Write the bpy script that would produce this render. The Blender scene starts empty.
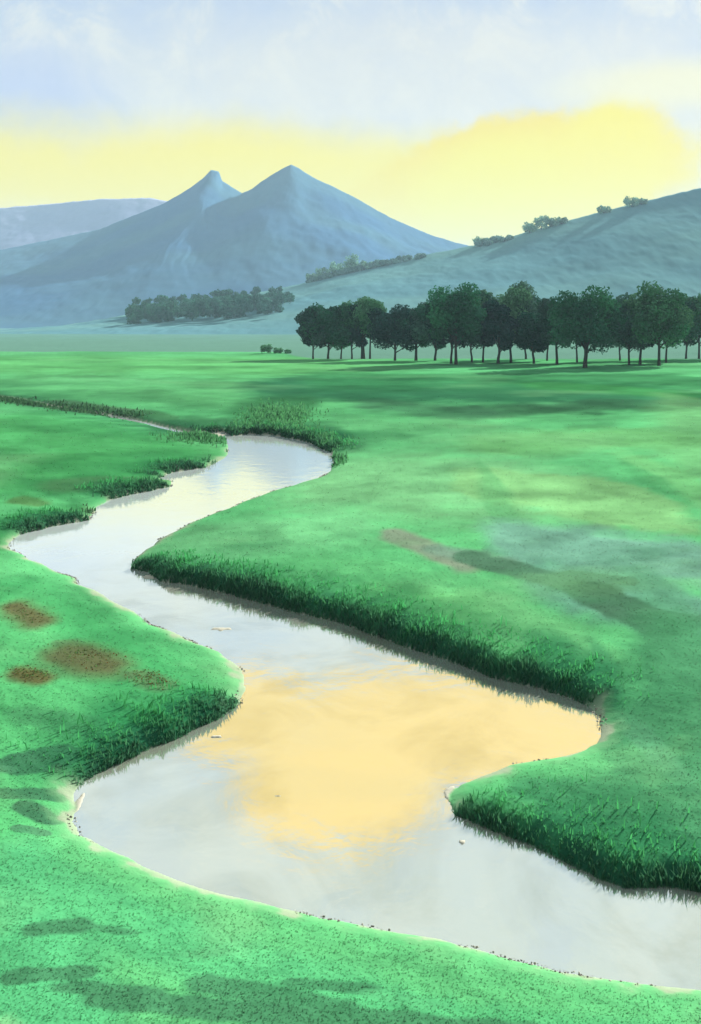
import bpy, math, random
import numpy as np
rnd = random.Random(7)
R = math.radians
col = bpy.context.scene.collection
sc = bpy.context.scene

# ------------------------------------------------------------------ camera / measures
F = 1100.0; CX = 350.5; HY = 325.0; CZ = 8.0
SUN_EL, SUN_AZ = 24.0, 36.0
EXPO = 1.75

def at(px, py, z=0.0):
    Y = (CZ - z) * F / (py - HY)
    return ((px - CX) * Y / F, Y)

def lin(c):
    c = np.asarray(c, float) / 255.0
    return np.where(c <= 0.04045, c / 12.92, ((c + 0.055) / 1.055) ** 2.4)

# ------------------------------------------------------------------ numpy noise
def _hash(ix, iy, seed):
    h = (ix.astype(np.int64) * 374761393 + iy.astype(np.int64) * 668265263 + seed * 1442695041) & 0xffffffff
    h = ((h ^ (h >> 13)) * 1274126177) & 0xffffffff
    h = h ^ (h >> 16)
    return (h & 0xffff) / 65535.0

def vnoise(x, y, seed=0):
    ix = np.floor(x); iy = np.floor(y); fx = x - ix; fy = y - iy
    fx = fx * fx * (3 - 2 * fx); fy = fy * fy * (3 - 2 * fy)
    a = _hash(ix, iy, seed); b = _hash(ix + 1, iy, seed); c = _hash(ix, iy + 1, seed); d = _hash(ix + 1, iy + 1, seed)
    return (a * (1 - fx) + b * fx) * (1 - fy) + (c * (1 - fx) + d * fx) * fy

def fbm(x, y, seed=0, octv=4):
    s = 0; a = 1; t = 0
    for k in range(octv):
        s = s + a * vnoise(x * 2 ** k, y * 2 ** k, seed + 17 * k); t += a; a *= 0.5
    return s / t * 2 - 1          # -1..1

def sstep(a, b, x):
    t = np.clip((x - a) / (b - a), 0, 1)
    return t * t * (3 - 2 * t)

# ------------------------------------------------------------------ river outline
riv_px = [(200,433),(225,432),(232,436),(250,434),(280,436),(310,443),(330,452),(337,462),
 (325,475),(300,483),(270,492),(240,503),(215,513),(190,523),(165,536),(145,550),(133,562),(131,569),(150,573),(160,582),
 (190,585),(220,592),(250,600),(280,608),(320,618),(350,626),(380,637),(400,645),(430,655),(460,665),(490,677),(520,684),
 (545,690),(570,698),(590,707),(600,718),(601,733),(597,743),(585,750),(560,757),(540,760),(510,765),(480,777),(460,785),
 (450,795),(450,805),(455,815),(475,823),(500,833),(530,845),(550,855),(575,868),(600,880),(625,889),(650,888),(670,887),
 (701,893),(760,905),(900,930),(1200,960),(1300,1085),(900,1025),(760,1000),(701,990),(650,985),(600,978),(560,972),(520,962),(480,950),
 (440,939),(400,933),(360,925),(320,918),(280,908),(240,898),(200,888),(160,873),(130,858),(100,845),(80,835),(73,822),
 (74,795),(78,787),(95,775),(120,763),(150,748),(180,738),(205,725),(225,715),(240,703),(246,690),(245,678),(235,663),
 (210,648),(180,635),(150,625),(120,605),(95,590),(60,573),(30,560),(12,550),(9,543),(20,535),(50,527),(90,520),(95,508),
 (110,500),(140,493),(170,487),(172,481),(157,479),(175,472),(205,468),(225,458),(229,447),(226,441),(212,437)]
RV = np.array([at(x, y) for x, y in riv_px])
# subdivide and jitter for a natural edge
pts = []
for i in range(len(RV)):
    a, b = RV[i], RV[(i + 1) % len(RV)]
    L = np.hypot(*(b - a)); n = 3 if L > 1.2 else 2
    nrm = np.array([b[1] - a[1], a[0] - b[0]]) / max(L, 1e-6)
    for k in range(n):
        t = k / n; p = a + (b - a) * t
        p = p + nrm * (rnd.random() - .5) * min(0.3, L * 0.10) * (k > 0)
        pts.append(p)
RVs = np.array(pts)
area = 0.5 * np.sum(RVs[:, 0] * np.roll(RVs[:, 1], -1) - np.roll(RVs[:, 0], -1) * RVs[:, 1])
SA = RVs; SB = np.roll(RVs, -1, axis=0)
sg = np.sign(area)
SN = np.stack([(SB - SA)[:, 1] * sg, -(SB - SA)[:, 0] * sg], 1)
SN /= np.linalg.norm(SN, axis=1)[:, None] + 1e-9          # outward
SS = sstep(-0.05, 0.45, SN[:, 1])
mids = (SA + SB) / 2
CREEK = np.array([at(x, y, .3) for x, y in [(-260,372),(-60,386),(0,395),(45,403),(110,413),(150,421),(200,433)]])

def river(X, Y):
    """signed distance (negative in water) and steepness of the nearest bank"""
    X = np.asarray(X, float).ravel(); Y = np.asarray(Y, float).ravel()
    D = np.full(X.shape, 1e9); num = np.zeros_like(X); den = np.zeros_like(X); ins = np.zeros(X.shape, bool)
    for i in range(len(SA)):
        ax, ay = SA[i]; bx, by = SB[i]; vx, vy = bx - ax, by - ay
        t = np.clip(((X - ax) * vx + (Y - ay) * vy) / (vx * vx + vy * vy + 1e-12), 0, 1)
        d2 = (X - ax - t * vx) ** 2 + (Y - ay - t * vy) ** 2
        D = np.minimum(D, d2); w = math.hypot(vx, vy) / (d2 + 0.02) ** 1.6
        num += w * SS[i]; den += w
        c = ((ay > Y) != (by > Y)) & (X < (bx - ax) * (Y - ay) / (by - ay + 1e-12) + ax)
        ins ^= c
    D = np.sqrt(D); D[ins] *= -1
    S = num / den
    for i in range(len(CREEK) - 1):
        ax, ay = CREEK[i]; bx, by = CREEK[i + 1]; vx, vy = bx - ax, by - ay
        t = np.clip(((X - ax) * vx + (Y - ay) * vy) / (vx * vx + vy * vy), 0, 1)
        d = np.hypot(X - ax - t * vx, Y - ay - t * vy) - 0.35 - 0.4 * vnoise(X * .3, Y * .3, 5)
        m = d < D
        D = np.where(m, d, D); S = np.where(m, 0.45, S)
    return D, S

# sand bars and pale dabs standing just out of the water: px centre, px radii, height
BARS = [(452,796,9,10,.10),(336,464,5,5,.12),(212,435,14,2.5,.12),(77,806,5,18,.055),(222,629,17,2.6,.06),(216,737,10,2.2,.10),
        (462,842,4,3,.08),(120,845,26,12,.03),(300,909,60,5,.03),(240,690,8,6,.06),(150,577,8,3,.10),(420,931,50,5,.03),(278,796,6,1.6,.05)]
def bars(X, Y):
    e = np.zeros_like(X)
    for px, py, rx, ry, h in BARS:
        cx, cy = at(px, py); ex = rx * cy / F; ey = ry * cy * cy / (CZ * F)
        q = np.hypot((X - cx) / ex, (Y - cy) / ey) + 0.35 * fbm(X * 5, Y * 3, 77, 3)
        e = np.maximum(e, h * 2 * sstep(1.15, 0.5, q))
    return e

def elev(X, Y, D=None, S=None):
    shp = np.shape(X); X = np.asarray(X, float).ravel(); Y = np.asarray(Y, float).ravel()
    if D is None: D, S = river(X, Y)
    d = np.maximum(D, 0)
    H = 0.72
    mid = .26 + .26 * sstep(19, 24, Y)
    E1 = mid * (1 - np.exp(-(d / .2) ** 1.3)) + (1 - mid) * (1 - np.exp(-(d / (2.4 + 1.4 * (fbm(X * .5, Y * .5, 3, 2) + 1) * .5)) ** 1.2))
    E2 = 0.12 * (1 - np.exp(-d / .25)) + 0.88 * (1 - np.exp(-d / (2.6 + np.clip(Y, 0, 90) * 0.14)))
    z = H * (S * E1 + (1 - S) * E2)
    k = 1 - np.exp(-d / 6)
    z += k * (0.22 * fbm(X * .09, Y * .06, 11, 3) * np.clip(60 / (Y + 20), .3, 1) + 0.05 * fbm(X * .7, Y * .6, 12, 3))
    z += 0.02 * sstep(0, .5, d) * fbm(X * 3, Y * 3, 14, 2)
    z = np.where(D < 0, -0.03 - np.minimum(0.9, -D * 0.6), z)
    z = np.where(D < 0, np.maximum(z, np.minimum(-0.09 + bars(X, Y), .012)), z)
    # the meadow ends, a paler plain rises softly behind it
    z = z + sstep(300, 900, Y) * 3.2 + 0.5 * np.exp(-((Y - 277) / 14) ** 2)* (1 + .4*fbm(X*.05, Y*.02, 15, 2))
    return z.reshape(shp)

# ------------------------------------------------------------------ ground colours (plant tones, tree-row shadow painted in)
K = 0.475           # paint value -> surface colour
def C(*c): return lin(c) * K
# capsule patches: (x1,y1,x2,y2, rx px, ry px, colour, strength, softness)
PATCH = [
 # far meadow; dark grass below the trees has their shadow painted in
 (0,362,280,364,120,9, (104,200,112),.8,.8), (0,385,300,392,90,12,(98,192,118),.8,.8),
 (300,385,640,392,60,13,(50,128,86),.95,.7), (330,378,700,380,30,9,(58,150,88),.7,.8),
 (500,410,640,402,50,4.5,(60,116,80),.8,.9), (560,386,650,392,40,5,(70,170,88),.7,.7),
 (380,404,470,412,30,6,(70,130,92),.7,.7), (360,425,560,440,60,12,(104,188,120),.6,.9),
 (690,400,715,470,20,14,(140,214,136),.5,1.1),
 # middle meadow right of the river
 (360,470,500,480,90,34,(134,216,144),.9,.9), (500,480,620,500,50,24,(144,218,138),.95,.35), (520,440,640,436,60,10,(120,205,122),.8,.8),
 (665,470,720,500,26,34,(126,208,128),.7,.8),(645,470,650,480,8,14,(84,180,110),.7,.9),
 (200,535,330,520,60,26,(120,210,140),.8,.8), (300,560,420,580,60,16,(104,206,126),.7,.9),
 (492,470,500,520,5,22,(100,190,120),.6,.9),
 (520,540,700,560,40,26,(122,184,158),.95,.7), (560,580,700,610,40,26,(112,176,150),.9,.7), (660,590,720,660,34,40,(100,172,132),.9,.9),
 (395,532,460,560,18,9,(142,160,134),.95,.6), (440,548,500,560,20,7,(120,160,136),.8,.7),
 (470,555,600,588,22,8,(84,134,102),.9,.35), (590,590,650,612,24,15,(80,130,98),.95,.3), (572,572,625,578,12,4,(92,146,112),.8,.3),
 (650,606,695,612,12,3,(90,150,112),.8,.4),
 (470,600,560,640,55,20,(118,208,132),.95,.6), (380,590,460,600,30,16,(112,206,124),.8,.8),
 (380,625,560,672,40,12,(52,140,86),.9,.9), (560,640,620,690,34,24, (74,166,106),.8,1.0),
 (600,640,616,725,12,18, (60,146,96),.7,1.0), (700,640,700,820,70,60,(82,166,112),.95,.9), (600,800,720,850,90,40,(70,156,104),.95,.8),
 (480,800,660,860,40,20,(62,146,98),.9,.8), (540,760,640,770,40,14,(76,164,108),.9,.8),
 (640,712,660,720,8,30,(100,180,130),.6,.9),
 # left tongue above the river
 (0,420,160,450,60,16,(76,178,100),.95,.8), (20,470,140,460,60,22,(66,164,90),.9,.9), (0,520,60,505,40,18,(60,150,84),.8,.9),
 (75,478,160,470,30,5,(104,150,98),.7,.9), (18,492,40,494,10,4,(92,126,66),.7,.7),
 (45,398,135,409,14,3.2,(96,136,98),.95,.3), (140,408,170,414,8,3,(88,150,96),.9,.5),
 (180,418,320,428,26,8,(68,130,84),.9,.8), (250,405,300,405,18,11,(62,140,84),.8,.9),
 # left bank field
 (0,580,180,690,50,34,(70,178,104),.95,.8), (60,720,220,690,40,18,(58,172,96),.95,.9), (0,600,30,760,22,60,(92,206,124),.95,.9),
 (14,592,40,606,15,9, (112,98,66),.9,1.2), (72,640,104,652,30,14,(108,104,70),.9,1.2), (20,664,40,668,15,7,(112,96,58),.9,1.1), (140,660,160,668,18,8,(104,124,84),.7,.9),
 (60,628,70,628,8,4,(104,124,84),.5,.9),
 (20,736,60,728,22,9,(68,128,92),.95,.25), (10,762,52,758,16,6,(68,130,92),.95,.25), (26,772,50,780,15,6,(68,128,92),.95,.25),
 (22,793,42,794,12,4,(84,142,104),.9,.2), (0,742,8,742,8,3,(90,160,116),.8,.2), (40,700,100,708,30,8,(80,160,104),.6,.5),
 (90,740,130,736,20,12,(48,128,82),.9,.9),
 # foreground, with darker green strokes
 (0,840,60,1020,50,60,(88,206,134),.9,.9), (60,860,400,990,60,30,(92,208,134),.9,.9), (300,980,650,1005,60,30,(88,204,130),.8,.8),
 (36,898,80,892,14,9,(74,150,102),.95,.5), (90,892,125,896,16,3,(78,160,108),.8,.5),
 (20,950,80,942,18,9,(74,150,102),.95,.4), (75,958,140,962,30,8,(74,150,102),.9,.5),
 (120,970,320,990,40,12,(74,150,102),.95,.5), (210,950,330,975,30,12,(74,150,102),.9,.5), (320,986,540,996,34,14,(74,150,102),.9,.4),
 (300,948,360,950,20,6,(74,150,102),.85,.5), (190,920,215,915,20,5,(86,176,116),.6,.9), (600,996,680,998,30,3,(76,168,112),.9,.4),
 (0,1005,16,1015,12,14,(140,222,150),.8,.9), (380,955,430,968,20,5,(100,212,138),.7,.8),
]
def ground_colour(X, Y, D, S, z):
    X = np.asarray(X, float); Y = np.asarray(Y, float)
    out = np.zeros(X.shape + (3,)) + C(98, 202, 126)
    yy = np.maximum(Y, 5)
    n1 = fbm(X / (yy * .045), np.log(yy) * 16, 21, 4); n2 = fbm(X / (yy * .018), np.log(yy) * 42, 22, 3); n3 = fbm(X * .12, Y * .08, 23, 4)
    out *= (1 + 0.16 * n3)[..., None]
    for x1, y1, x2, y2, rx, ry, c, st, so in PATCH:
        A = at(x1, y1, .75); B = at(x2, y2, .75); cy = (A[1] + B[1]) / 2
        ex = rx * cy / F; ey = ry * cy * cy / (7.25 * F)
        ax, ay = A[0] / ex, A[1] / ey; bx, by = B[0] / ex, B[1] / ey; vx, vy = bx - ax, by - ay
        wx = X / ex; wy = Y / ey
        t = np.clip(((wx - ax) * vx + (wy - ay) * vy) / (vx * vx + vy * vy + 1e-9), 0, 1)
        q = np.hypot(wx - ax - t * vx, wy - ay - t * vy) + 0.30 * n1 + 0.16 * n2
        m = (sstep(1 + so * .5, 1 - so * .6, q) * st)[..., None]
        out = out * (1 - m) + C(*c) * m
    lum = out.mean(-1, keepdims=True); out = out * .90 + lum * .10
    out *= (1 + .30 * n1 * sstep(14, 40, Y) + .16 * n1 + .10 * n2)[..., None]
    pale = (sstep(.15, .75, fbm(X / (yy * .11) + 7, np.log(yy) * 9, 25, 4)) * .40)[..., None]; out = out * (1 - pale) + C(142, 214, 148) * pale
    deep = (sstep(.1, .7, fbm(X / (yy * .09) + 3, np.log(yy) * 13, 26, 4)) * .22)[..., None]; out = out * (1 - deep) + C(70, 150, 98) * deep
    # steep wet banks carry dark sedge; gentle shores a pale sandy fringe
    wide = S * sstep(3.4, 0.2, D * np.clip(25 / np.maximum(Y, 5), .3, 1.3) + 1.3 * n1 + .6 * n2) * (D > 0)
    m = (np.clip(wide, 0, 1) * .62)[..., None]; out = out * (1 - m) + C(48, 138, 88) * m
    sedge = S * sstep(1.0, 0.05, D * np.clip(25 / np.maximum(Y, 5), .35, 1.6) + .55 * n2 + .3 * n1) * (D > -.3)
    m = (np.clip(sedge, 0, 1) * .85)[..., None]; out = out * (1 - m) + C(38, 92, 70) * m
    m = ((1 - S) * sstep(.55, .1, D + .3 * n2 + .2 * n1) * .45)[..., None]; out = out * (1 - m) + C(158, 220, 160) * m
    m = ((1 - S) * sstep(.20, .0, D + .34 * n2 + .24 * n1) * .65)[..., None]; out = out * (1 - m) + np.array([.27, .27, .21]) * m
    bed = sstep(.02, -.05, D)[..., None]; out = out * (1 - bed) + np.array([.34, .33, .27]) * bed
    # paler plain beyond the meadow
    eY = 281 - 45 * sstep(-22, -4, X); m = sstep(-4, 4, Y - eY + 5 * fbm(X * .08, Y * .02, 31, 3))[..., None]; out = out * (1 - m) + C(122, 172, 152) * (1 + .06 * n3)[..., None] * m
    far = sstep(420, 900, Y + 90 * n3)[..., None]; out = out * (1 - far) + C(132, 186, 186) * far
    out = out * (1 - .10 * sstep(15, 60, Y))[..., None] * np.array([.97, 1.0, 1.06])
    return np.clip(out, .004, .9)

# ------------------------------------------------------------------ material helpers
class NT:
    def __init__(s, t): s.t = t; s.n = t.nodes; s.l = t.links
    def new(s, typ, **kw):
        nd = s.n.new(typ)
        for k, v in kw.items(): setattr(nd, k, v)
        return nd
    def set(s, inp, v):
        if hasattr(v, 'is_linked') or hasattr(v, 'links'): s.l.new(v, inp)
        else: inp.default_value = v
    def math(s, op, a, b=0.0, c=None, clamp=False):
        nd = s.new('ShaderNodeMath', operation=op, use_clamp=clamp); s.set(nd.inputs[0], a); s.set(nd.inputs[1], b)
        if c is not None: s.set(nd.inputs[2], c)
        return nd.outputs[0]
    def mix(s, f, a, b, blend='MIX'):
        nd = s.new('ShaderNodeMix', data_type='RGBA', blend_type=blend); s.set(nd.inputs[0], f); s.set(nd.inputs[6], a); s.set(nd.inputs[7], b)
        return nd.outputs[2]
    def ramp(s, v, a, b, smooth=True):
        nd = s.new('ShaderNodeMapRange', interpolation_type='SMOOTHSTEP' if smooth else 'LINEAR'); s.set(nd.inputs[0], v)
        s.set(nd.inputs[1], a); s.set(nd.inputs[2], b); return nd.outputs[0]
    def noise(s, vec, scale, detail=3, rough=.5, dist=0.0):
        nd = s.new('ShaderNodeTexNoise'); s.set(nd.inputs['Vector'], vec); nd.inputs['Scale'].default_value = scale
        nd.inputs['Detail'].default_value = detail; nd.inputs['Roughness'].default_value = rough; nd.inputs['Distortion'].default_value = dist
        return nd.outputs['Fac']

def mat(name):
    m = bpy.data.materials.new(name); m.use_nodes = True; t = NT(m.node_tree); t.n.clear()
    out = t.new('ShaderNodeOutputMaterial'); return m, t, out
def rgba(c): return (float(c[0]), float(c[1]), float(c[2]), 1.0)

def attr_material(name, var=.25, scale=2.0, bump=.3, bdist=.05, rough=.9, transl=0.0, two_scale=None, stretch=(1,1,1)):
    """surface colour from the mesh's own colour attribute, broken up by noise"""
    m, t, out = mat(name)
    a = t.new('ShaderNodeAttribute', attribute_name='Col').outputs['Color']
    tc = t.new('ShaderNodeTexCoord').outputs['Object']
    mp = t.new('ShaderNodeMapping'); t.set(mp.inputs['Vector'], tc); mp.inputs['Scale'].default_value = stretch; tc = mp.outputs[0]
    n = t.noise(tc, scale, 6, .6); n2 = t.noise(tc, (two_scale or scale * 6), 5, .65)
    k = t.math('ADD', t.math('MULTIPLY', t.math('SUBTRACT', n, .5), var * 2), t.math('MULTIPLY', t.math('SUBTRACT', n2, .5), var * 1.4))
    k = t.math('ADD', k, 1.0)
    sc_ = t.new('ShaderNodeVectorMath', operation='SCALE'); t.set(sc_.inputs[0], a); t.set(sc_.inputs['Scale'], k)
    b = t.new('ShaderNodeBsdfPrincipled'); t.set(b.inputs['Base Color'], sc_.outputs[0]); b.inputs['Roughness'].default_value = rough
    b.inputs['Specular IOR Level'].default_value = 0.0
    if bump:
        bp = t.new('ShaderNodeBump'); bp.inputs['Strength'].default_value = bump; bp.inputs['Distance'].default_value = bdist
        t.set(bp.inputs['Height'], t.math('ADD', n, n2)); t.set(b.inputs['Normal'], bp.outputs[0])
    s = b.outputs[0]
    if transl:
        tr = t.new('ShaderNodeBsdfTranslucent'); t.set(tr.inputs['Color'], sc_.outputs[0])
        mx = t.new('ShaderNodeMixShader'); mx.inputs[0].default_value = transl; t.set(mx.inputs[1], s); t.set(mx.inputs[2], tr.outputs[0]); s = mx.outputs[0]
    t.set(out.inputs['Surface'], s)
    return m

M_ground = attr_material('meadow_ground', .16, .8, .35, .06, .95, two_scale=9.0)
M_grass = attr_material('grass_blades', .10, 3, 0, 0, .8, transl=.45)
M_leaf = attr_material('tree_leaves', .12, .5, 0, 0, .8, transl=.12, two_scale=2.2)
M_hill = attr_material('hazy_slopes', .16, .012, .12, 1.0, 1.0, two_scale=.07)
M_bark = attr_material('tree_bark', .25, 3, .4, .03, .95, stretch=(1,1,.2))
M_stone = attr_material('shore_stone', .25, 9, .4, .01, .9)

def water_material():
    m, t, out = mat('river_water')
    tc = t.new('ShaderNodeTexCoord').outputs['Object']
    mp = t.new('ShaderNodeMapping'); t.set(mp.inputs['Vector'], tc); mp.inputs['Scale'].default_value = (1, .8, 1)
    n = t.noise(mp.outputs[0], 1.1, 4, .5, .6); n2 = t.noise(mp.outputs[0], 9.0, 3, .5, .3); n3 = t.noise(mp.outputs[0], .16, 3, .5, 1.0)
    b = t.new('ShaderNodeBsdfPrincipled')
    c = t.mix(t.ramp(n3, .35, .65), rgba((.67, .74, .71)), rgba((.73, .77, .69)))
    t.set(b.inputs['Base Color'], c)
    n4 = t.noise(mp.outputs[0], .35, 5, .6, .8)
    c = t.mix(t.math('MULTIPLY', t.ramp(n4, .42, .72), .75), c, rgba((.52, .56, .48)))  # grey-sage blotches painted in for the muted sky reflection
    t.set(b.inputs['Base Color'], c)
    sx = t.new('ShaderNodeSeparateXYZ'); t.set(sx.inputs[0], tc); up = t.ramp(sx.outputs[1], 30, 44)   # upstream colour greyed to paint out the yellow sky reflection
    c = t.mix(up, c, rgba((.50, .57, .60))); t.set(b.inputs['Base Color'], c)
    t.set(b.inputs['Metallic'], t.math('SUBTRACT', .82, t.math('MULTIPLY', up, .42)))
    t.set(b.inputs['Roughness'], t.math('ADD', .03, t.math('MULTIPLY', n3, .06)))
    bp = t.new('ShaderNodeBump'); bp.inputs['Strength'].default_value = .22; bp.inputs['Distance'].default_value = .03
    t.set(bp.inputs['Height'], t.math('ADD', n, t.math('MULTIPLY', n2, .12))); t.set(b.inputs['Normal'], bp.outputs[0])
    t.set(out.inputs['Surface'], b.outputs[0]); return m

# ------------------------------------------------------------------ object helpers
def tag(o, label=None, cat=None, group=None, kind=None):
    if label: o['label'] = label
    if cat: o['category'] = cat
    if group: o['group'] = group
    if kind: o['kind'] = kind
    return o
def mesh_np(name, V, Fc, material, colr=None, parent=None, smooth=True):
    """V (n,3), Fc (m,k) -> ONE linked mesh object"""
    V = np.asarray(V, np.float32); Fc = np.asarray(Fc, np.int32)
    me = bpy.data.meshes.new(name); me.vertices.add(len(V)); me.vertices.foreach_set('co', V.ravel())
    k = Fc.shape[1]; me.loops.add(Fc.size); me.loops.foreach_set('vertex_index', Fc.ravel())
    me.polygons.add(len(Fc)); me.polygons.foreach_set('loop_start', np.arange(0, Fc.size, k, dtype=np.int32))
    me.polygons.foreach_set('loop_total', np.full(len(Fc), k, np.int32))
    me.polygons.foreach_set('use_smooth', np.full(len(Fc), smooth, bool)); me.update(calc_edges=True); me.validate()
    if colr is not None:
        ca = me.color_attributes.new('Col', 'FLOAT_COLOR', 'POINT')
        cc = np.ones((len(V), 4), np.float32); cc[:, :3] = colr; ca.data.foreach_set('color', cc.ravel())
    me.materials.append(material)
    o = bpy.data.objects.new(name, me); col.objects.link(o)
    if parent: o.parent = parent
    return o
def empty(name, loc):
    o = bpy.data.objects.new(name, None); o.location = loc; o.empty_display_size = .3; col.objects.link(o); return o
def grid_faces(nr, nc):
    i = np.arange(nr - 1)[:, None] * nc + np.arange(nc - 1)[None]
    return np.stack([i, i + 1, i + nc + 1, i + nc], -1).reshape(-1, 4)

# ------------------------------------------------------------------ ground sheet
rows = [-30., -12., 0., 4., 7., 9.]
py = 1024.0 + 60
while True:
    Yv = CZ * F / (py - HY)
    if Yv > 330: break
    rows.append(Yv); py -= 1.5 if Yv < 60 else 1.0 if Yv < 120 else .6
rows = sorted(set(rows + list(np.geomspace(335, 4600, 70))))
us = np.concatenate([np.linspace(-2.2, -.45, 90)[:-1], np.linspace(-.45, .45, 560), np.linspace(.45, 2.2, 90)[1:]])
YY = np.repeat(np.array(rows)[:, None], len(us), 1); XX = us[None, :] * (YY + 40 * np.exp(-np.maximum(YY, 0) / 12) * (YY < 60))
XX = us[None, :] * np.maximum(YY, 9)
XX = np.where(YY < 9, us[None, :] * 9 * 2, XX)
Dg, Sg = river(XX, YY)
ZZ = elev(XX, YY, Dg, Sg)
Xf, Yf, Zf = XX.ravel(), YY.ravel(), ZZ.ravel()
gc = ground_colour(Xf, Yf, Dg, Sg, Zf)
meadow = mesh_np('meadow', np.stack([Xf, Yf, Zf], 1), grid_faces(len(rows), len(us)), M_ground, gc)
tag(meadow, 'green grass meadow cut by the winding river', kind='structure')

# ------------------------------------------------------------------ river water
wx = np.linspace(-70, 40, 80); wy = np.linspace(4, 170, 90)
WX, WY = np.meshgrid(wx, wy)
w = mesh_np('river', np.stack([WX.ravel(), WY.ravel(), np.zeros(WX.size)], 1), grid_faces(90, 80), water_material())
tag(w, 'calm pale winding river reflecting the yellow sky', kind='structure')

# ------------------------------------------------------------------ mountains and hills
def ridge_mesh(name, prof, D, front, back, colour, colour2, seed, label, rough=.06, ztop=None, nx=420, ny=90, base=3.0, pw=1.15):
    P = np.array(prof, float)
    rx = (P[:, 0] - CX) / F * D; rz = CZ + (HY - P[:, 1]) / F * D
    xs = np.unique(np.concatenate([np.linspace(rx[0], rx[-1], nx // 2), (np.linspace(-60, 760, nx * 2) - CX) / F * D])); xs = xs[(xs >= rx[0]) & (xs <= rx[-1])]; ys = np.concatenate([np.linspace(D - front, D, ny), np.linspace(D, D + back, ny // 2)[1:]])
    X, Y = np.meshgrid(xs, ys)
    s = np.where(Y < D, (D - Y) / front, (Y - D) / back)
    Xw = X + D * .03 * sstep(0, .5, s) * fbm(X / (D * .05), Y / (D * .09), seed + 21, 4)
    h = np.zeros_like(X); wsum = 0                        # the crest line spreads into rounded flanks
    for q in np.linspace(-1, 1, 9):
        g_ = math.exp(-2 * q * q); h += g_ * np.interp(Xw + q * D * .06 * s ** .9, rx, rz); wsum += g_
    h = h / wsum - base
    wob = fbm(X / 90, Y / 140, seed, 4)
    f = np.clip(1 - s, 0, 1) ** pw
    edge = sstep(0, .1, s) * sstep(1, .8, s)
    Z = base - 2 + (h + 2) * f * (1 + 0.03 * rough / .06 * wob * edge) + rough * 3.5 * edge * fbm(X / 30, Y / 50, seed + 3, 4)
    Z += .5 * D / 1000 * fbm(X / (D * .006), Y / 10, seed + 5, 3) * sstep(1, .9, s)
    m = (sstep(-.5, .6, fbm(X / 160, Y / 90, seed + 9, 4)))[..., None]
    c = C(*colour) * (1 - m) + C(*colour2) * m  # part of the haze blue is put into these slope colours
    o = mesh_np(name, np.stack([X.ravel(), Y.ravel(), Z.ravel()], 1), grid_faces(len(ys), len(xs)), M_hill, c.reshape(-1, 3))
    tag(o, label, kind='structure')
    return o, lambda x, y: None
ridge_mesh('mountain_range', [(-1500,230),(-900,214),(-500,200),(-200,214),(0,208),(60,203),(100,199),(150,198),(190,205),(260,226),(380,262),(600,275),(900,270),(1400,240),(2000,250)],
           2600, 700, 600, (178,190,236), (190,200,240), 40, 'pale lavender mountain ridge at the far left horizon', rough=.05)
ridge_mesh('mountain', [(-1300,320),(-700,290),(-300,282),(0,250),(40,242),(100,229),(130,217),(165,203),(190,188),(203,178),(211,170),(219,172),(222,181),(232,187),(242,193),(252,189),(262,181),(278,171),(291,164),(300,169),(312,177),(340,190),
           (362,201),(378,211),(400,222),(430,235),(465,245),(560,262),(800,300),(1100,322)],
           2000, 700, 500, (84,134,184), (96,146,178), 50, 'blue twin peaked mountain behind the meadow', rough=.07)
HILL = [(60,327),(100,322),(130,314),(170,307),(230,298),(300,284),(340,274),(380,265),(430,254),(470,246),(500,240),(540,228),(600,212),(650,200),(700,188),(760,172),(900,140),(1100,132),(1500,170),(1900,260),(2100,326)]
HD = 1000; HFRONT = 380
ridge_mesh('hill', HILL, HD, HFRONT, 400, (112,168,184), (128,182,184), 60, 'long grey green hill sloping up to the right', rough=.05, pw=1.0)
hpx = (np.array(HILL)[:, 0] - CX) / F * HD; hpz = CZ + (HY - np.array(HILL)[:, 1]) / F * HD
def hill_z(x, y):
    h = np.interp(x, hpx, hpz) - 3
    return 1 + (h + 2) * max(0, 1 - abs(HD - y) / (HFRONT if y < HD else 400))

# ------------------------------------------------------------------ trees
def leaf_cloud(lobes, n, size, rg, squash=.85, flat=.35):
    """leaf faces spread through round lobes (cx,cy,cz,r)"""
    w_ = np.array([l[3] ** 2 for l in lobes]); w_ = w_ / w_.sum()
    idx = rg.choice(len(lobes), n, p=w_)
    L = np.array(lobes)[idx]
    d = rg.normal(size=(n, 3)); d /= np.linalg.norm(d, axis=1)[:, None]
    r = rg.random(n) ** .36
    # clumpy edge
    r *= 0.93 + 0.12 * np.sin(d[:, 0] * 7 + L[:, 3] * 9) * np.sin(d[:, 2] * 8 + L[:, 0])
    P = L[:, :3] + d * (L[:, 3] * r)[:, None] * np.array([1, 1, squash])
    nrm = d * .7 + rg.normal(size=(n, 3)) * .6; nrm /= np.linalg.norm(nrm, axis=1)[:, None]
    t = np.cross(nrm, rg.normal(size=(n, 3))); t /= np.linalg.norm(t, axis=1)[:, None]; b = np.cross(nrm, t)
    s = (size * (.6 + .8 * rg.random(n)))[:, None]
    V = np.stack([P - t * s, P + b * s * .6, P + t * s, P - b * s * .6], 1).reshape(-1, 3)
    Fc = np.arange(n * 4).reshape(n, 4)
    return V, Fc, idx
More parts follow.
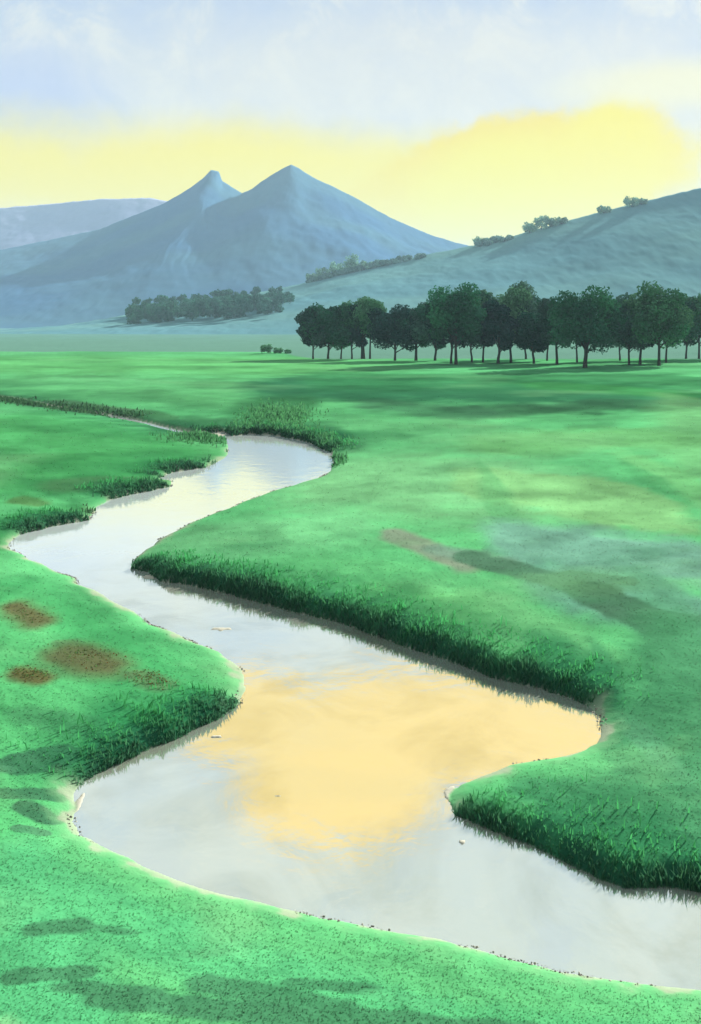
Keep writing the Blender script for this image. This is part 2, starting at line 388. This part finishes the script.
def tube(path, rad, seg=8):
    path = np.array(path, float); V = []; Fc = []
    for i, p in enumerate(path):
        d = path[min(i + 1, len(path) - 1)] - path[max(i - 1, 0)]; d /= np.linalg.norm(d) + 1e-9
        a = np.cross(d, [0.3, 1, 0.1]); a /= np.linalg.norm(a); b = np.cross(d, a)
        for k in range(seg):
            th = 2 * math.pi * k / seg; V.append(p + (a * math.cos(th) + b * math.sin(th)) * rad[i])
    for i in range(len(path) - 1):
        for k in range(seg):
            Fc.append([i * seg + k, i * seg + (k + 1) % seg, (i + 1) * seg + (k + 1) % seg, (i + 1) * seg + k])
    return np.array(V), np.array(Fc)
def join(parts):
    V = []; Fc = []; n = 0
    for v, f in parts: V.append(v); Fc.append(f + n); n += len(v)
    return np.concatenate(V), np.concatenate(Fc)

def tree(name, px, base, top, cw, cbot, Y, colour, seed, label, group, cat='tree', leafn=2600, leafs=.30, trunk_r=.22, z=None, lean=0.0, limbs=True, colour2=None, wide=1.0):
    """px/base/top/cbot as seen, at distance Y"""
    rg = np.random.default_rng(seed); s = Y / F
    X = (px - CX) * s
    if z is None: z = float(elev(np.array([X]), np.array([Y]))[0])
    H = (CZ + (HY - top) * s) - z; hb = max(.3, (CZ + (HY - cbot - 5) * s) - z); Rw = cw * s / 2 * wide
    root = empty(name, (X, Y, z - .05)); tag(root, label, cat, group)
    lobes = []; hc = (H + hb) / 2; Rh = (H - hb) / 2
    lobes.append((lean * .4, 0, hc, min(Rw, Rh) * .80))
    nl = 9 + int(rg.integers(0, 5))
    for k in range(nl):
        th = k * 2.4 + rg.random() * .8; q = -0.95 + 1.85 * ((k + .5) / nl); q = min(q, .9)
        rr = math.sqrt(max(0, 1 - abs(q) ** 3)); r = min(Rw, Rh) * (.38 + .2 * rg.random())
        lobes.append((math.cos(th) * rr * (Rw - r * .8) + lean * q, math.sin(th) * rr * (Rw - r) * .9, hc + q * (Rh - r * .75), r))
    V, Fc, idx = leaf_cloud(lobes, leafn, leafs, rg)
    tone = (.85 + .35 * rg.random()) * (.70 + .64 * rg.random(len(lobes))); c1 = C(*colour); c2 = C(*(colour2 or colour))
    mixf = rg.random(len(lobes)); lc = 1.15 * (c1[None] * (1 - mixf)[:, None] + c2[None] * mixf[:, None]) * tone[:, None]
    cc = np.repeat(lc[idx] * (.8 + .4 * rg.random(len(idx)))[:, None], 4, 0)
    mesh_np('crown', V, Fc, M_leaf, cc, root, smooth=False)
    if limbs:
        bend = (rg.random() - .5) * .5
        path = [(0, 0, -.3), (bend * .2, 0, hb * .5), (bend, 0, hb), (bend * .8 + lean * .2, 0, hc), (lean * .5, 0, hc + Rh * .6)]
        tr = [tube(path, [trunk_r * 1.35, trunk_r, trunk_r * .9, trunk_r * .6, trunk_r * .2])]
        for k in range(5):
            l = lobes[1 + k * 2 % nl]; st = np.array([bend, 0, hb * 1.05 + .3 * k])
            tr.append(tube([st, (st + np.array(l[:3])) / 2 + [0, 0, -.2], l[:3]], [trunk_r * .5, trunk_r * .3, trunk_r * .12], 6))
        V, Fc = join(tr)
        mesh_np('trunk', V, Fc, M_bark, np.tile(np.array([.045, .042, .036]), (len(V), 1)), root)
    return root

DK = (44, 84, 80); DG = (50, 108, 86); MG = (66, 138, 96); LG = (108, 164, 122); GG = (90, 130, 116)
GR = 'row of trees along the far meadow edge'
# px, base, top, crown width, crown bottom, colour, colour2, trunk radius, label
TREES = [
 (313,354,305,28,345,DK,GG,.20,'leftmost tree of the row, dark crown reaching almost to the grass'),
 (328,356,301,40,346,MG,DG,.26,'bright mid green tree just inside the left end of the row'),
 (341,358,301,28,345,DG,MG,.18,'thin trunked tree, third from the left end of the row'),
 (352,352,303,32,345,DK,DK,.2,'very dark round tree between a thin trunk and the thick trunk of the row'),
 (363,358,295,36,335,MG,LG,.42,'lighter tree with the thickest trunk in the left part of the row'),
 (370,357,296,28,336,LG,MG,.20,'pale green topped tree beside the thick trunk at the left of the row'),
 (395,360,302,42,348,DK,DK,.26,'dark broad tree standing alone right of the pale green top'),
 (416,360,299,42,344,GG,DG,.30,'grey green tree, seventh trunk from the left of the row'),
 (435,360,303,34,347,DG,DK,.26,'medium dark tree left of the tallest crown, single slim trunk'),
 (451,363,292,38,345,DG,DK,.22,'left trunk of the close pair under the tall middle crown'),
 (456,364,279,52,342,DG,MG,.28,'tall tree with the high crown in the left middle of the row'),
 (472,362,290,36,346,DG,DG,.20,'slim tree just right of the tall left middle crown'),
 (483,362,287,34,344,GG,LG,.20,'faint grey green tree with open sky gaps in its crown'),
 (498,363,297,34,348,DK,DK,.28,'darkest round tree in the middle of the row'),
 (511,362,277,38,344,GG,LG,.24,'pale tipped tall tree, tallest point of the middle row'),
 (526,358,290,42,345,DG,DK,.22,'dark leafy tree hiding its trunk right of the tallest tip'),
 (534,363,310,30,349,DK,DG,.24,'low dark tree left of the gap of light in the row'),
 (547,360,305,30,342,GG,DG,.18,'slim tree at the edge of the gap of light'),
 (557,364,296,36,344,DG,GG,.24,'medium tree on two trunks left of the great round crown'),
 (585,367,283,58,350,DG,MG,.36,'great round crown on a thick trunk, largest tree of the right half'),
 (577,362,292,30,344,DG,GG,.18,'slender tree against the left side of the great round crown'),
 (620,360,300,30,346,GG,DG,.18,'small grey tree filling the space right of the great round crown'),
 (629,364,291,46,348,DG,GG,.20,'broad rounded tree with two close trunks right of the great crown'),
 (640,364,290,42,346,DK,DG,.24,'dark lower tree overlapping the broad rounded tree'),
 (659,365,278,46,345,LG,MG,.26,'bright green tall topped tree near the right of the row'),
 (666,362,296,36,344,DG,DG,.20,'dark tree tucked beside the bright tall topped tree'),
 (686,357,289,34,344,MG,DG,.22,'second tree from the right edge of the picture, light green'),
 (699,356,290,34,342,MG,LG,.22,'last visible tree at the right edge of the row'),
 (722,358,286,40,345,DG,MG,.26,'tree cut off by the right edge of the picture'),
]
for i, (px, b, tp, cw, cb, c1, c2, tr, lb) in enumerate(TREES):
    Y = min((CZ - 0.85) * F / (b - HY), 236)
    tree('meadow_tree', px, b, tp - 1, cw, cb, Y, c1, 100 + i, lb, GR, colour2=c2, trunk_r=tr * .95, leafn=9500, leafs=.27, lean=(i % 3 - 1) * .5, wide=(1.15, 1.35, 1.25, 1.1, 1.4)[i % 5])

# bushes on the far rim of the meadow
for i, (px, b, tp, cw, lb) in enumerate([(266,354,343,13,'taller of the small round bushes on the far meadow rim'), (278,354,347,10,'small low bush right of the taller one on the meadow rim'),
        (288,354,349,7,'tiny bush nearest the tree row on the meadow rim')]):
    tree('bush', px, b, tp, cw, b + 5, 268, (130, 196, 150), 300 + i, lb, 'bushes on the far rim of the meadow', 'bush', leafn=900, leafs=.22, trunk_r=.08, limbs=False, z=.75)

# trees standing on the hill's crest and flank
RT = [(352,272,250,12,'bluish tree standing highest on the saddle between mountain and hill'), (340,276,258,18,'round tree left of the highest one on the saddle'), (326,279,264,18,'low tree on the saddle third from its right end'),
      (314,282,270,14,'small tree at the left end of the saddle trees'), (364,271,258,16,'tree right of the highest one on the saddle'), (376,268,260,10,'last small tree at the right of the saddle group'),
      (480,246,234,12,'tree at the notch where mountain and hill meet'), (490,244,236,10,'small crest tree just right of the notch'), (530,233,219,14,'crest tree left of the tall one on the rising hill'),
      (541,229,212,16,'tall crest tree against the yellow glow'), (551,226,214,14,'crest tree right of the tall one against the glow'), (562,223,214,10,'small round crest tree after the tall group'),
      (604,212,203,12,'lone round tree on the upper hill crest'), (632,206,193,14,'highest lone tree on the hill crest, near the right'), (642,203,196,9,'small companion right of the highest crest tree')]
for i, (px, b, tp, cw, lb) in enumerate(RT):
    Y = HD - 8; X = (px - CX) / F * Y
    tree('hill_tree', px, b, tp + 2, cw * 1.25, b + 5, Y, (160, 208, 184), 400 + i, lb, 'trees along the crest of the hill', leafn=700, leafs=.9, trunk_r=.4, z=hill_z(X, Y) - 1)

# dark wood at the foot of the hill: one mass
rg = np.random.default_rng(5); lobes = []
for k in range(190):
    t = rg.random(); px = 132 + 158 * t; Yw = 860 - 130 * rg.random()
    topz = CZ + (HY - (303 - 14 * t)) / F * Yw; gz = max(3.2, hill_z((px - CX) / F * Yw, Yw))
    q = rg.random() ** .7; r = 3.0 + 3.2 * rg.random()
    lobes.append(((px - CX) / F * Yw, Yw, gz + (max(topz - gz, 4) - r * .8) * q, r))
for k in range(26):
    t = rg.random(); Yw = 880; lobes.append((((136 + 150 * t) - CX) / F * Yw, Yw, CZ + (HY - (304 - 14 * t) ) / F * Yw + rg.random() * 2.5, 1.8 + 2.4 * rg.random()))
V, Fc, idx = leaf_cloud(lobes, 42000, .95, rg)
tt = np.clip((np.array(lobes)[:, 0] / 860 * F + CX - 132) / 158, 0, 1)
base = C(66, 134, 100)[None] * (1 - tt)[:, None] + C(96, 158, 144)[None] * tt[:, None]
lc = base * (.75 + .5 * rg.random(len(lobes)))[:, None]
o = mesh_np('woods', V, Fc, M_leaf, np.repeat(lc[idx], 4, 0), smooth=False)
tag(o, 'dark blue green wood along the foot of the hill', 'woods', kind='stuff')

# soft scrubby woods on the hill's crest and flank
lobes = []
for (x0, x1, yt0, yt1, k, dd) in [(306,425,272,254,90,10),(470,515,250,246,24,12)]:
    for _ in range(k):
        t_ = rg.random(); px = x0 + (x1 - x0) * t_; Yw = HD - rg.random() * dd - 6; X_ = (px - CX) / F * Yw
        lobes.append((X_, Yw, hill_z(X_, Yw) + 1.0 + rg.random() * 3 * math.sin(math.pi * t_), 1.5 + 2.2 * rg.random()))
V, Fc, idx = leaf_cloud(lobes, 26000, .8, rg)
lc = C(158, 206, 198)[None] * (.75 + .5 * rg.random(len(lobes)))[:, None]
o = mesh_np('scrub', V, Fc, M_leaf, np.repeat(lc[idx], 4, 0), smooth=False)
tag(o, 'bluish scrub woods on the hill crest and upper slope', 'scrub', kind='stuff')

# ------------------------------------------------------------------ grass
def blades(name, X, Y, h, wd, colr, label, cat, lean=.5, rg=None, mat_=M_grass, z=None):
    n = len(X)
    if z is None: z = elev(X, Y)
    th = rg.random(n) * 2 * math.pi; dx, dy = np.cos(th), np.sin(th)
    la = rg.random(n) * 2 * math.pi; lx = np.cos(la) * lean * h * rg.random(n); ly = np.sin(la) * lean * h * rg.random(n)
    B = np.stack([X, Y, z - .02], 1); W = np.stack([dx * wd / 2, dy * wd / 2, np.zeros(n)], 1)
    Mid = B + np.stack([lx * .35, ly * .35, h * .6], 1); T = B + np.stack([lx, ly, h], 1)
    V = np.stack([B - W, B + W, Mid + W * .8, T, Mid - W * .8], 1).reshape(-1, 3)
    Fc = np.arange(n * 5).reshape(n, 5)
    o = mesh_np(name, V, Fc, mat_, np.repeat(colr, 5, 0), smooth=False)
    tag(o, label, cat, kind='stuff'); return o

rg = np.random.default_rng(9)
n = 130000
pyy = HY + 70 + (1080 - HY - 70) * rg.random(n) ** .75; Yg = 7.2 * F / (pyy - HY); Xg = (rg.random(n) - .5) * .86 * Yg
D_, S_ = river(Xg, Yg); keep = (D_ > .04)
Xg, Yg, D_, S_ = Xg[keep], Yg[keep], D_[keep], S_[keep]; zg = elev(Xg, Yg, D_, S_); n = len(Xg)
cg = ground_colour(Xg, Yg, D_, S_, zg) * (1.16 + .22 * rg.random(n))[:, None]
cg = cg * .86 + cg.mean(1, keepdims=True) * .16
hh = (.014 + .020 * rg.random(n)) * (1 + Yg / 60) * np.clip(D_ / .5, .5, 1)
blades('grass', Xg, Yg, hh, .012 + Yg * .0010, cg, 'short green grass blades over the meadow', 'grass', 1.3, rg, z=zg)

# tall sedge on the steep banks
def sample_banks(n, off0, off1, steep=True):
    L = np.linalg.norm(SB - SA, axis=1); w_ = L * (SS ** 1.5 if steep else (1 - SS)) / np.maximum(mids[:, 1], 8)
    w_[mids[:, 1] < 10] = 0; w_[np.abs(mids[:, 0]) > mids[:, 1] * .5] = 0; w_ /= w_.sum()
    i = rg.choice(len(SA), n, p=w_); t = rg.random(n)[:, None]
    P = SA[i] + (SB[i] - SA[i]) * t + SN[i] * (off0 + (off1 - off0) * rg.random(n) ** 1.4)[:, None]
    return P[:, 0], P[:, 1]
X, Y = sample_banks(52000, -.02, 2.2)
D_, S_ = river(X, Y); dn = D_ * np.clip(25 / np.maximum(Y, 5), .35, 1.6)
k = (D_ > -.03) & (S_ > .3) & (rg.random(len(X)) < np.exp(-dn / .55)); X, Y, D_, S_, dn = X[k], Y[k], D_[k], S_[k], dn[k]; n = len(X)
zz = elev(X, Y, D_, S_)
m = rg.random(n)[:, None]; f = sstep(.0, .9, dn + .3 * fbm(X * 1.5, Y * 1.2, 88, 3))[:, None]
cs = (C(58, 112, 88) * (1 - m) + C(82, 142, 102) * m) * (1 - f) + C(84, 190, 116) * f
blades('sedge', X, Y, (.03 + .15 * rg.random(n) ** 2) * (.45 + .9 * vnoise(X * 1.3, Y * 1.1, 91)) * (1 + Y / 60), .012 + Y * .0009, cs * (.8 + .4 * rg.random(n))[:, None], 'dark sedge grass hanging over the steep river banks', 'sedge', .7, rg, z=zz)

# reeds and rough grass behind the head of the river
def clump_blades(specs, n, h0, h1, c1, c2, name, label, cat):
    Xs, Ys = [], []
    for x1, y1, x2, y2, rx, ry in specs:
        k = n // len(specs); t = rg.random(k); A = np.array(at(x1, y1, .7)); B = np.array(at(x2, y2, .7)); P = A + (B - A) * t[:, None]
        cy = P[:, 1]; Xs.append(P[:, 0] + rg.normal(size=k) * rx * cy / F); Ys.append(P[:, 1] + rg.normal(size=k) * ry * cy * cy / (7.3 * F))
    X = np.concatenate(Xs); Y = np.concatenate(Ys); D_, S_ = river(X, Y); k = D_ > .03; X, Y, D_, S_ = X[k], Y[k], D_[k], S_[k]
    m = rg.random(len(X))[:, None]
    blades(name, X, Y, (h0 + (h1 - h0) * rg.random(len(X)) ** 2), .02 + Y * .0012, C(*c1) * (1 - m) + C(*c2) * m, label, cat, .5, rg, z=elev(X, Y, D_, S_))
clump_blades([(190,430,240,429,14,2.5),(240,425,330,438,12,4),(255,412,300,418,12,6),(300,440,338,452,5,2)], 9000, .10, .42, (80,140,98), (100,180,116), 'reeds', 'rough dark reeds behind the head of the river', 'reeds')
clump_blades([(14,594,40,606,8,5),(72,640,104,650,14,6),(18,664,42,668,9,3.5),(138,660,160,667,9,4)], 1300, .02, .06, (122,100,66), (104,160,92), 'dry_grass', 'rust brown dry grass tufts in the left field', 'dry grass')
clump_blades([(45,400,135,411,8,1.2),(0,394,40,401,8,.8),(30,526,92,518,8,2),(100,497,170,485,8,2)], 6000, .1, .4, (60,100,72), (84,132,92), 'rushes', 'olive green rushes beside the narrow side creek', 'rushes')

# shore stones
def ico(nv):
    import bmesh
    bm = bmesh.new(); bmesh.ops.create_icosphere(bm, subdivisions=1, radius=1); V = np.array([v.co[:] for v in bm.verts]); Fc = np.array([[v.index for v in f.verts] for f in bm.faces]); bm.free(); return V, Fc
IV, IF = ico(1)
X, Y = sample_banks(6000, -.05, .14, False); k = rg.random(len(X)) < sstep(.45, .8, vnoise(X * .9, Y * .9, 97) * .7 + vnoise(X * 4, Y * 4, 98) * .3) * 1.4; X, Y = X[k], Y[k]; n = len(X); D_, S_ = river(X, Y); zz = np.maximum(elev(X, Y, D_, S_), 0)
r = (.003 + .009 * rg.random(n) ** 3) * (1 + Y / 22)
V = (IV[None] * r[:, None, None] * (.7 + .6 * rg.random((n, 1, 3))) + np.stack([X, Y, zz], 1)[:, None]).reshape(-1, 3)
Fc = (IF[None] + (np.arange(n) * len(IV))[:, None, None]).reshape(-1, 3)
m = (rg.random(n) < .35)[:, None]; cc = np.where(m, np.array([.34, .33, .28]), np.array([.13, .125, .11])) * (.6 + .8 * rg.random(n))[:, None]
o = mesh_np('pebbles', V, Fc, M_stone, np.repeat(cc, len(IV), 0)); tag(o, 'small dark and pale pebbles along the waterline', 'pebbles', kind='stuff')

# ------------------------------------------------------------------ haze
def haze(dens, colr):
    x, y0, y1, z0, z1 = 10300, -120, 4700, -3.0, 332
    V = [(-x, y0, z0), (x, y0, z0), (x, y1, z0), (-x, y1, z0), (-x, y0, z1), (x, y0, z1), (x, y1, z1), (-x, y1, z1)]
    m, t, out = mat('air_haze'); v = t.new('ShaderNodeVolumePrincipled'); v.inputs['Density'].default_value = dens
    v.inputs['Color'].default_value = rgba(colr); v.inputs['Anisotropy'].default_value = 0.0; t.set(out.inputs['Volume'], v.outputs[0])
    o = mesh_np('haze', V, [(0, 3, 2, 1), (4, 5, 6, 7), (0, 1, 5, 4), (1, 2, 6, 5), (2, 3, 7, 6), (3, 0, 4, 7)], m, smooth=False)
    tag(o, 'pale blue haze in the distance', 'haze', kind='stuff')
haze(.00017, (.46, .67, .86))

# ------------------------------------------------------------------ sky
wd = bpy.data.worlds.new('World'); sc.world = wd; wd.use_nodes = True; t = NT(wd.node_tree); t.n.clear()
wo = t.new('ShaderNodeOutputWorld'); bg = t.new('ShaderNodeBackground')
sky = t.new('ShaderNodeTexSky', sky_type='NISHITA'); sky.sun_disc = False; sky.sun_elevation = R(SUN_EL); sky.sun_rotation = R(SUN_AZ)
g = t.new('ShaderNodeTexCoord').outputs['Generated']
nrm = t.new('ShaderNodeVectorMath', operation='NORMALIZE'); t.set(nrm.inputs[0], g); g = nrm.outputs[0]
sep = t.new('ShaderNodeSeparateXYZ'); t.set(sep.inputs[0], g)
az = t.math('ARCTAN2', sep.outputs[0], sep.outputs[1]); el = t.math('ARCSINE', sep.outputs[2])
DEG = 180 / math.pi
wn = t.noise(g, 7.0, 5, .6); wn2 = t.noise(g, 34.0, 5, .7); wn3 = t.noise(g, 3.0, 3, .5)
warp = t.math('ADD', t.math('MULTIPLY', t.math('SUBTRACT', wn, .5), .9), t.math('MULTIPLY', t.math('SUBTRACT', wn2, .5), .35))
def dirpx(px, py): a = math.atan((px - CX) / F); return a, math.atan((HY - py) / F * math.cos(a))
def blob(px, py, rx, ry, soft, wamp=1.0, slope=0.0):
    a, e = dirpx(px, py)
    u = t.math('DIVIDE', t.math('SUBTRACT', az, a), rx / F); v = t.math('SUBTRACT', el, e)
    if slope: v = t.math('SUBTRACT', v, t.math('MULTIPLY', t.math('SUBTRACT', az, a), slope))
    v = t.math('DIVIDE', v, ry / F)
    q = t.math('SQRT', t.math('ADD', t.math('MULTIPLY', u, u), t.math('MULTIPLY', v, v)))
    q = t.math('ADD', q, t.math('MULTIPLY', warp, wamp)); return t.ramp(q, 1 + soft, 1 - soft)
def SK(*c, k=1.0): return rgba(lin(c) * k / 2 ** EXPO)
def lay(c, m, colr, st=1.0): return t.mix(t.math('MULTIPLY', m, st), c, colr)
# thin veil of cloud over the whole sky, bluer overhead
c = t.mix(t.ramp(el, R(6), R(17)), SK(236, 234, 226), SK(198, 212, 232))
c = t.mix(t.ramp(el, R(20), R(34)), c, SK(222, 230, 218))
mo = t.noise(g, 16, 5, .65, .6)
c = t.mix(t.math('MULTIPLY', t.ramp(mo, .46, .66), .75), c, SK(240, 240, 230))
c = t.mix(t.math('MULTIPLY', t.ramp(mo, .50, .34), .6), c, SK(190, 206, 234))
c = lay(c, blob(420, 75, 330, 55, .6), SK(238, 235, 224), .6)
c = lay(c, blob(10, 105, 90, 50, .7), SK(194, 206, 238), .8)
c = lay(c, blob(690, 85, 110, 22, .6), SK(255, 248, 196), .8)
c = lay(c, blob(150, 180, 290, 52, .55, 1.3), SK(255, 236, 60, k=1.06), .98)
c = lay(c, blob(380, 190, 260, 50, .5, .6), SK(255, 238, 70, k=1.06), .95)
c = lay(c, blob(705, 150, 50, 40, .7), SK(240, 236, 214), .8)
m1 = blob(525, 180, 160, 64, .16, 1.25, .10)
c = lay(c, m1, SK(255, 226, 10, k=1.04), 1)
c = lay(c, blob(528, 190, 150, 54, .45, 1.2, .10), SK(255, 240, 0, k=1.06), 1)
c = lay(c, blob(610, 145, 50, 40, .35, .45), SK(255, 238, 0, k=1.06), .9)
# golden glow added to the unseen sky, shaped for its reflection in the river
g1 = t.math('MAXIMUM', blob(455, -78, 175, 52, .18, .4), blob(340, -140, 100, 52, .2, .4))
g1 = t.math('MAXIMUM', g1, blob(248, -66, 72, 40, .16, .4))
c = lay(c, g1, SK(255, 203, 0, k=1.36), 1)
# fine mottling of the veil
k = t.math('ADD', 1.0, t.math('MULTIPLY', t.math('SUBTRACT', t.noise(g, 130, 3, .6), .5), .07))
sv = t.new('ShaderNodeVectorMath', operation='SCALE'); t.set(sv.inputs[0], c); t.set(sv.inputs['Scale'], k)
sk = t.new('ShaderNodeVectorMath', operation='SCALE'); t.set(sk.inputs[0], sky.outputs[0]); sk.inputs['Scale'].default_value = .03
fin = t.mix(.90, sk.outputs[0], sv.outputs[0])
t.set(bg.inputs[0], fin); bg.inputs[1].default_value = 1.0
t.set(wo.inputs[0], bg.outputs[0])

# ------------------------------------------------------------------ sun
sl = bpy.data.lights.new('Sun', 'SUN'); sl.energy = 4.5; sl.angle = R(.5); sl.color = (1, .93, .80)
so = bpy.data.objects.new('Sun', sl); col.objects.link(so)
so.rotation_euler = (R(90 - SUN_EL), 0, R(180 - SUN_AZ))
import mathutils
d = mathutils.Vector((math.sin(R(SUN_AZ)) * math.cos(R(SUN_EL)), math.cos(R(SUN_AZ)) * math.cos(R(SUN_EL)), math.sin(R(SUN_EL))))
so.rotation_euler = d.to_track_quat('Z', 'Y').to_euler()

# ------------------------------------------------------------------ camera, render settings
cd = bpy.data.cameras.new('Camera'); cam = bpy.data.objects.new('Camera', cd); col.objects.link(cam); sc.camera = cam
cam.location = (0, 0, CZ); cam.rotation_euler = (R(90), 0, 0)
cd.sensor_fit = 'VERTICAL'; cd.sensor_height = 24; cd.lens = 24 * F / 1024; cd.shift_y = -(512 - HY) / 1024; cd.clip_end = 20000; cd.clip_start = .1
sc.view_settings.view_transform = 'Standard'; sc.view_settings.look = 'None'; sc.view_settings.exposure = EXPO; sc.view_settings.gamma = 1
cy = sc.render.engine = 'CYCLES'
sc.cycles.use_denoising = True; sc.cycles.max_bounces = 5; sc.cycles.volume_bounces = 1; sc.cycles.diffuse_bounces = 3
sc.cycles.use_adaptive_sampling = True
